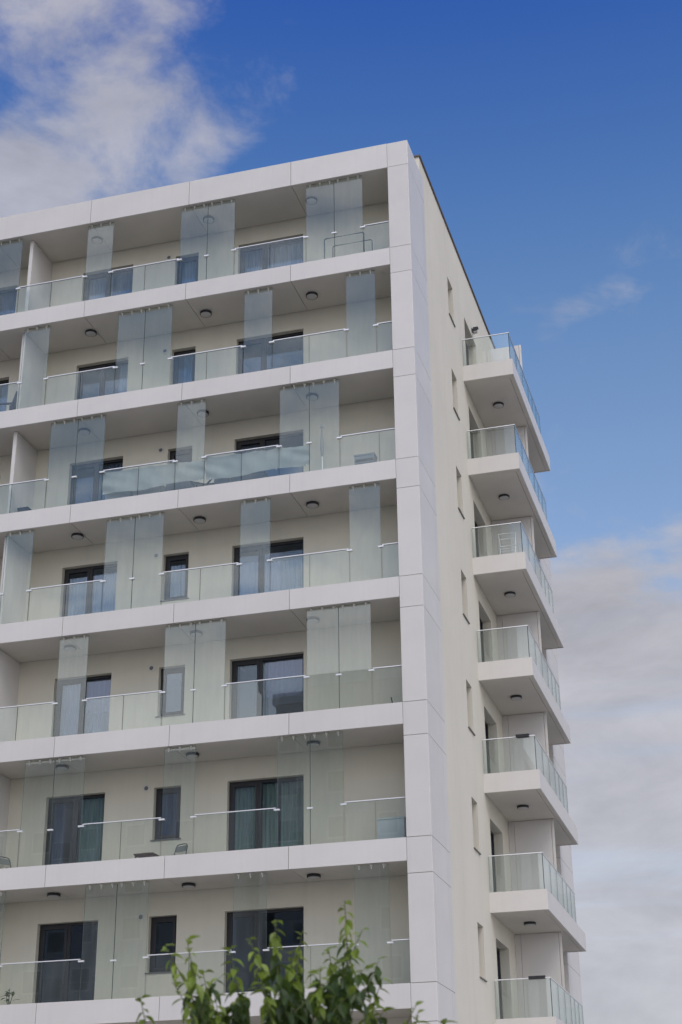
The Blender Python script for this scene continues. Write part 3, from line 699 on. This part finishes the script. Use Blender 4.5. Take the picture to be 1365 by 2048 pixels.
LEAF_D = leaf_mat('mature_leaf', (0.050, 0.085, 0.017), (0.15, 0.23, 0.02)); LEAF_Y = leaf_mat('young_leaf', (0.18, 0.25, 0.032), (0.36, 0.45, 0.045)); BARK = tinted('bark', (0.10, 0.075, 0.05), 0.9, (40, 0.2), (5, 0.2, (1, 1, 1)))
TWIG = simple('green_twig', (0.11, 0.12, 0.045), 0.7)
pp = empty('potted_plant', (-10.0, .75, -18.199)); thing(pp, 'dark leafed pot plant at the left end of the seventh row', 'plant')
m = MB(); m.lathe([(.0, 0), (.10, 0), (.14, .25), (.15, .25), (.15, .28), (.12, .28), (.11, .24), (.0, .24)], 20); part('pot', m, simple('clay_pot', (0.22, 0.10, 0.06), 0.8), pp)
lm = leaf_mesh('leaf', LEAF_D, .22, .07, .05)
m = MB()
for i, (dx, dy, hz) in enumerate(((.0, 0, .66), (-.1, .05, .55), (.12, -.03, .60))): m.tube([(0, 0, .22), (dx*.6, dy*.6, hz*.7), (dx, dy, hz)], [.012, .009, .006], 6)
part('stem', m, TWIG, pp)
for i in range(16):
    s = random.choice(((.0, 0), (-.1, .05), (.12, -.03))); link('leaf', lm, pp, (s[0]*.8, s[1]*.8, .35+.3*random.random()), (R_(random.uniform(-10, 50)), 0, random.uniform(0, 6.28)))

# ------------------------------------------------------------------ the young tree in front
tree = empty('young_tree', (4.62, -23.45, GZ)); thing(tree, 'young broadleaf tree with upright leafy shoots in front of the building', 'tree')
T0 = Vector((4.62, -23.45, GZ))
def tpart(name, mb, mats): return part(name, mb, mats, tree, -T0)
TIPS = [(3.78, -23.72, -21.24), (4.04, -24.04, -21.28), (3.87, -23.34, -21.34), (4.19, -23.77, -21.29), (4.16, -23.37, -21.17), (4.47, -23.8, -21.16), (4.4, -23.09, -21.1), (4.79, -23.52, -21.02), (4.98, -23.84, -21.25), (4.92, -23.2, -21.41), (4.6, -22.77, -21.35), (5.17, -23.43, -21.60), (4.04, -24.22, -21.53), (4.81, -24.07, -21.47), (4.47, -24.06, -21.49), (4.48, -23.56, -21.29), (4.28, -24.22, -21.61), (5.02, -22.87, -21.62), (4.96, -23.59, -21.56), (4.6, -23.22, -21.23), (3.72, -23.9, -21.55), (3.95, -23.6, -21.58), (5.22, -23.6, -21.66), (5.30, -23.3, -21.68)]
leaves = []     # (location, rotation matrix, scale, young)
m = MB(); m.tube([(4.62, -23.45, GZ), (4.63, -23.44, GZ+.6), (4.60, -23.46, GZ+1.2), (4.61, -23.45, -22.75)], [.06, .05, .045, .04], 10); tpart('trunk', m, BARK)
rnd = random.Random(11)
def leaf_at(p, out, size, young, droop):
    out = out.normalized(); f = (out + Vector((0, 0, -droop))).normalized()
    x = f.cross(Vector((0, 0, 1))); x = x.normalized() if x.length > 1e-3 else Vector((1, 0, 0)); z = x.cross(f)
    tw = rnd.uniform(-.6, .6); x2 = x*math.cos(tw)+z*math.sin(tw); z2 = x2.cross(f)
    leaves.append((p, Matrix((x2, f, z2)).transposed(), size, young))
def shoot(base, tip, r0, nleaf, sz, ymin, bend=.13):
    base, tip = Vector(base), Vector(tip); d = tip-base
    side = Vector((rnd.uniform(-1, 1), rnd.uniform(-1, 1), 0))*bend*d.length
    pts = []
    for i in range(7):
        t = i/6; pts.append(base+d*t+side*math.sin(math.pi*t)*(1-t*.3))
    m = MB(); m.tube(pts, [r0*(1-.8*i/6) for i in range(7)], 6); 
    for i in range(nleaf):
        t = .12+.88*(i+.5)/nleaf; k = min(5, int(t*6)); p = pts[k].lerp(pts[k+1], t*6-k)
        a = i*2.4+rnd.uniform(-.5, .5); out = Vector((math.cos(a), math.sin(a), rnd.uniform(-.2, .35)))
        if t > .93: out += Vector((0, 0, .8))
        leaf_at(p, out, sz*(1.05-.42*max(0, t-.4)/.6)*rnd.uniform(.65, 1.2), t > ymin, rnd.uniform(.3, 1.5)*(1.1 if t < .9 else .4))
    return m
for i, tp in enumerate(TIPS):
    tp = Vector(tp); ctr = Vector((4.61, -23.45, -22.75)); h = tp.z+1.0 if False else tp.z-rnd.uniform(.62, .85)
    b = Vector((ctr.x+(tp.x-ctr.x)*.62, ctr.y+(tp.y-ctr.y)*.62, h))
    m = MB(); m.tube([ctr, ctr.lerp(b, .5)+Vector((0, 0, -.05)), b], [.028, .02, .012], 7); tpart('branch', m, BARK)
    tpart('shoot', shoot(b, tp, .009, 38, .112, .72), TWIG)
    for q in range(2):   # side shoots, lower and fuller
        t = rnd.uniform(.05, .55); p = b.lerp(tp, t); a = rnd.uniform(0, 6.28)
        tpart('shoot', shoot(p, p+Vector((math.cos(a)*.16, math.sin(a)*.16, rnd.uniform(.10, .26))), .005, 14, .112, .85), TWIG)
for i in range(34):      # bushy body of the crown
    a = rnd.uniform(0, 6.28); r = .85*math.sqrt(rnd.random()); p = Vector((4.52+r*math.cos(a)*.85, -23.5+r*math.sin(a)*.8, -22.5+rnd.uniform(0, .56)))
    tpart('shoot', shoot(p, p+Vector((rnd.uniform(-.12, .12), rnd.uniform(-.12, .12), rnd.uniform(.16, .30))), .006, 14, .115, 1.0), TWIG)
ml = [leaf_mesh('leaf', LEAF_D, 1.0, .50, d, .10) for d in (.18, .32, .5)]; my = [leaf_mesh('leaf', LEAF_Y, 1.0, .48, d, .12) for d in (.18, .34)]
def show(l):
    p = l[0]; return (p.z > -21.78, -(p-CAM).length*.25 + (p.z+21.8)*1.2 + l[2]*3)
leaves.sort(key=show, reverse=True)
rest = MB()
for i, (p, M, s, y) in enumerate(leaves):
    me = (my if y else ml)[i % (2 if y else 3)]
    mw = Matrix.Translation(p) @ M.to_4x4() @ Matrix.Scale(s, 4)
    if i < 290:
        o = link('leaf', me, tree); o.matrix_local = Matrix.Translation(-T0) @ mw
    else:
        n = len(rest.v); rest.v += [tuple(mw @ v.co) for v in me.vertices]
        for f in me.polygons: rest.f.append(tuple(n+k for k in f.vertices)); rest.m.append(1 if y else 0); rest.sm.append(True)
o = tpart('foliage', rest, [LEAF_D, LEAF_Y]); o['kind'] = 'stuff'

# ------------------------------------------------------------------ blocks across the street (mirrored in the glass)
FACE = tinted('grey_render', (0.36, 0.35, 0.34), 0.9, (20, 0.03), (0.3, 0.08, (1, 1, 1))); DARKW = simple('far_glass', (0.04, 0.045, 0.055), 0.12)
def block(x0, x1, y, depth, top, label):
    b = empty('apartment_block', ((x0+x1)/2, y-depth/2, GZ)); thing(b, label, 'building', 'blocks across the street'); w = (x1-x0)/2; h = top-GZ
    m = MB(); m.box(-w, w, -depth/2, depth/2, 0, h-.8); part('wall', m, FACE, b)
    m = MB(); m.box(-w-.2, w+.2, -depth/2-.2, depth/2+.2, h-.799, h); part('roof', m, CLAD, b)
    fm = shared('farwin', lambda: MB().box(0, 1.4, 0, .06, 0, 1.5).mesh('window', CLAD)); pm = shared('farpane', lambda: MB().box(.1, 1.3, 0, .02, .1, 1.4).mesh('pane', DARKW))
    for r in range(int((h-2)/3)):
        x = -w+1.2
        while x < w-2.4:
            o = link('window', fm, b, (x, depth/2+.001, 1.2+3*r)); link('pane', pm, o, (0, .061, 0)); x += 3.4
block(-46, -27, -62, 14, 7.0, 'grey apartment block across the street, the wide lower one')
block(-26, -12, -64, 14, 12.0, 'grey apartment block across the street, the narrow taller one')
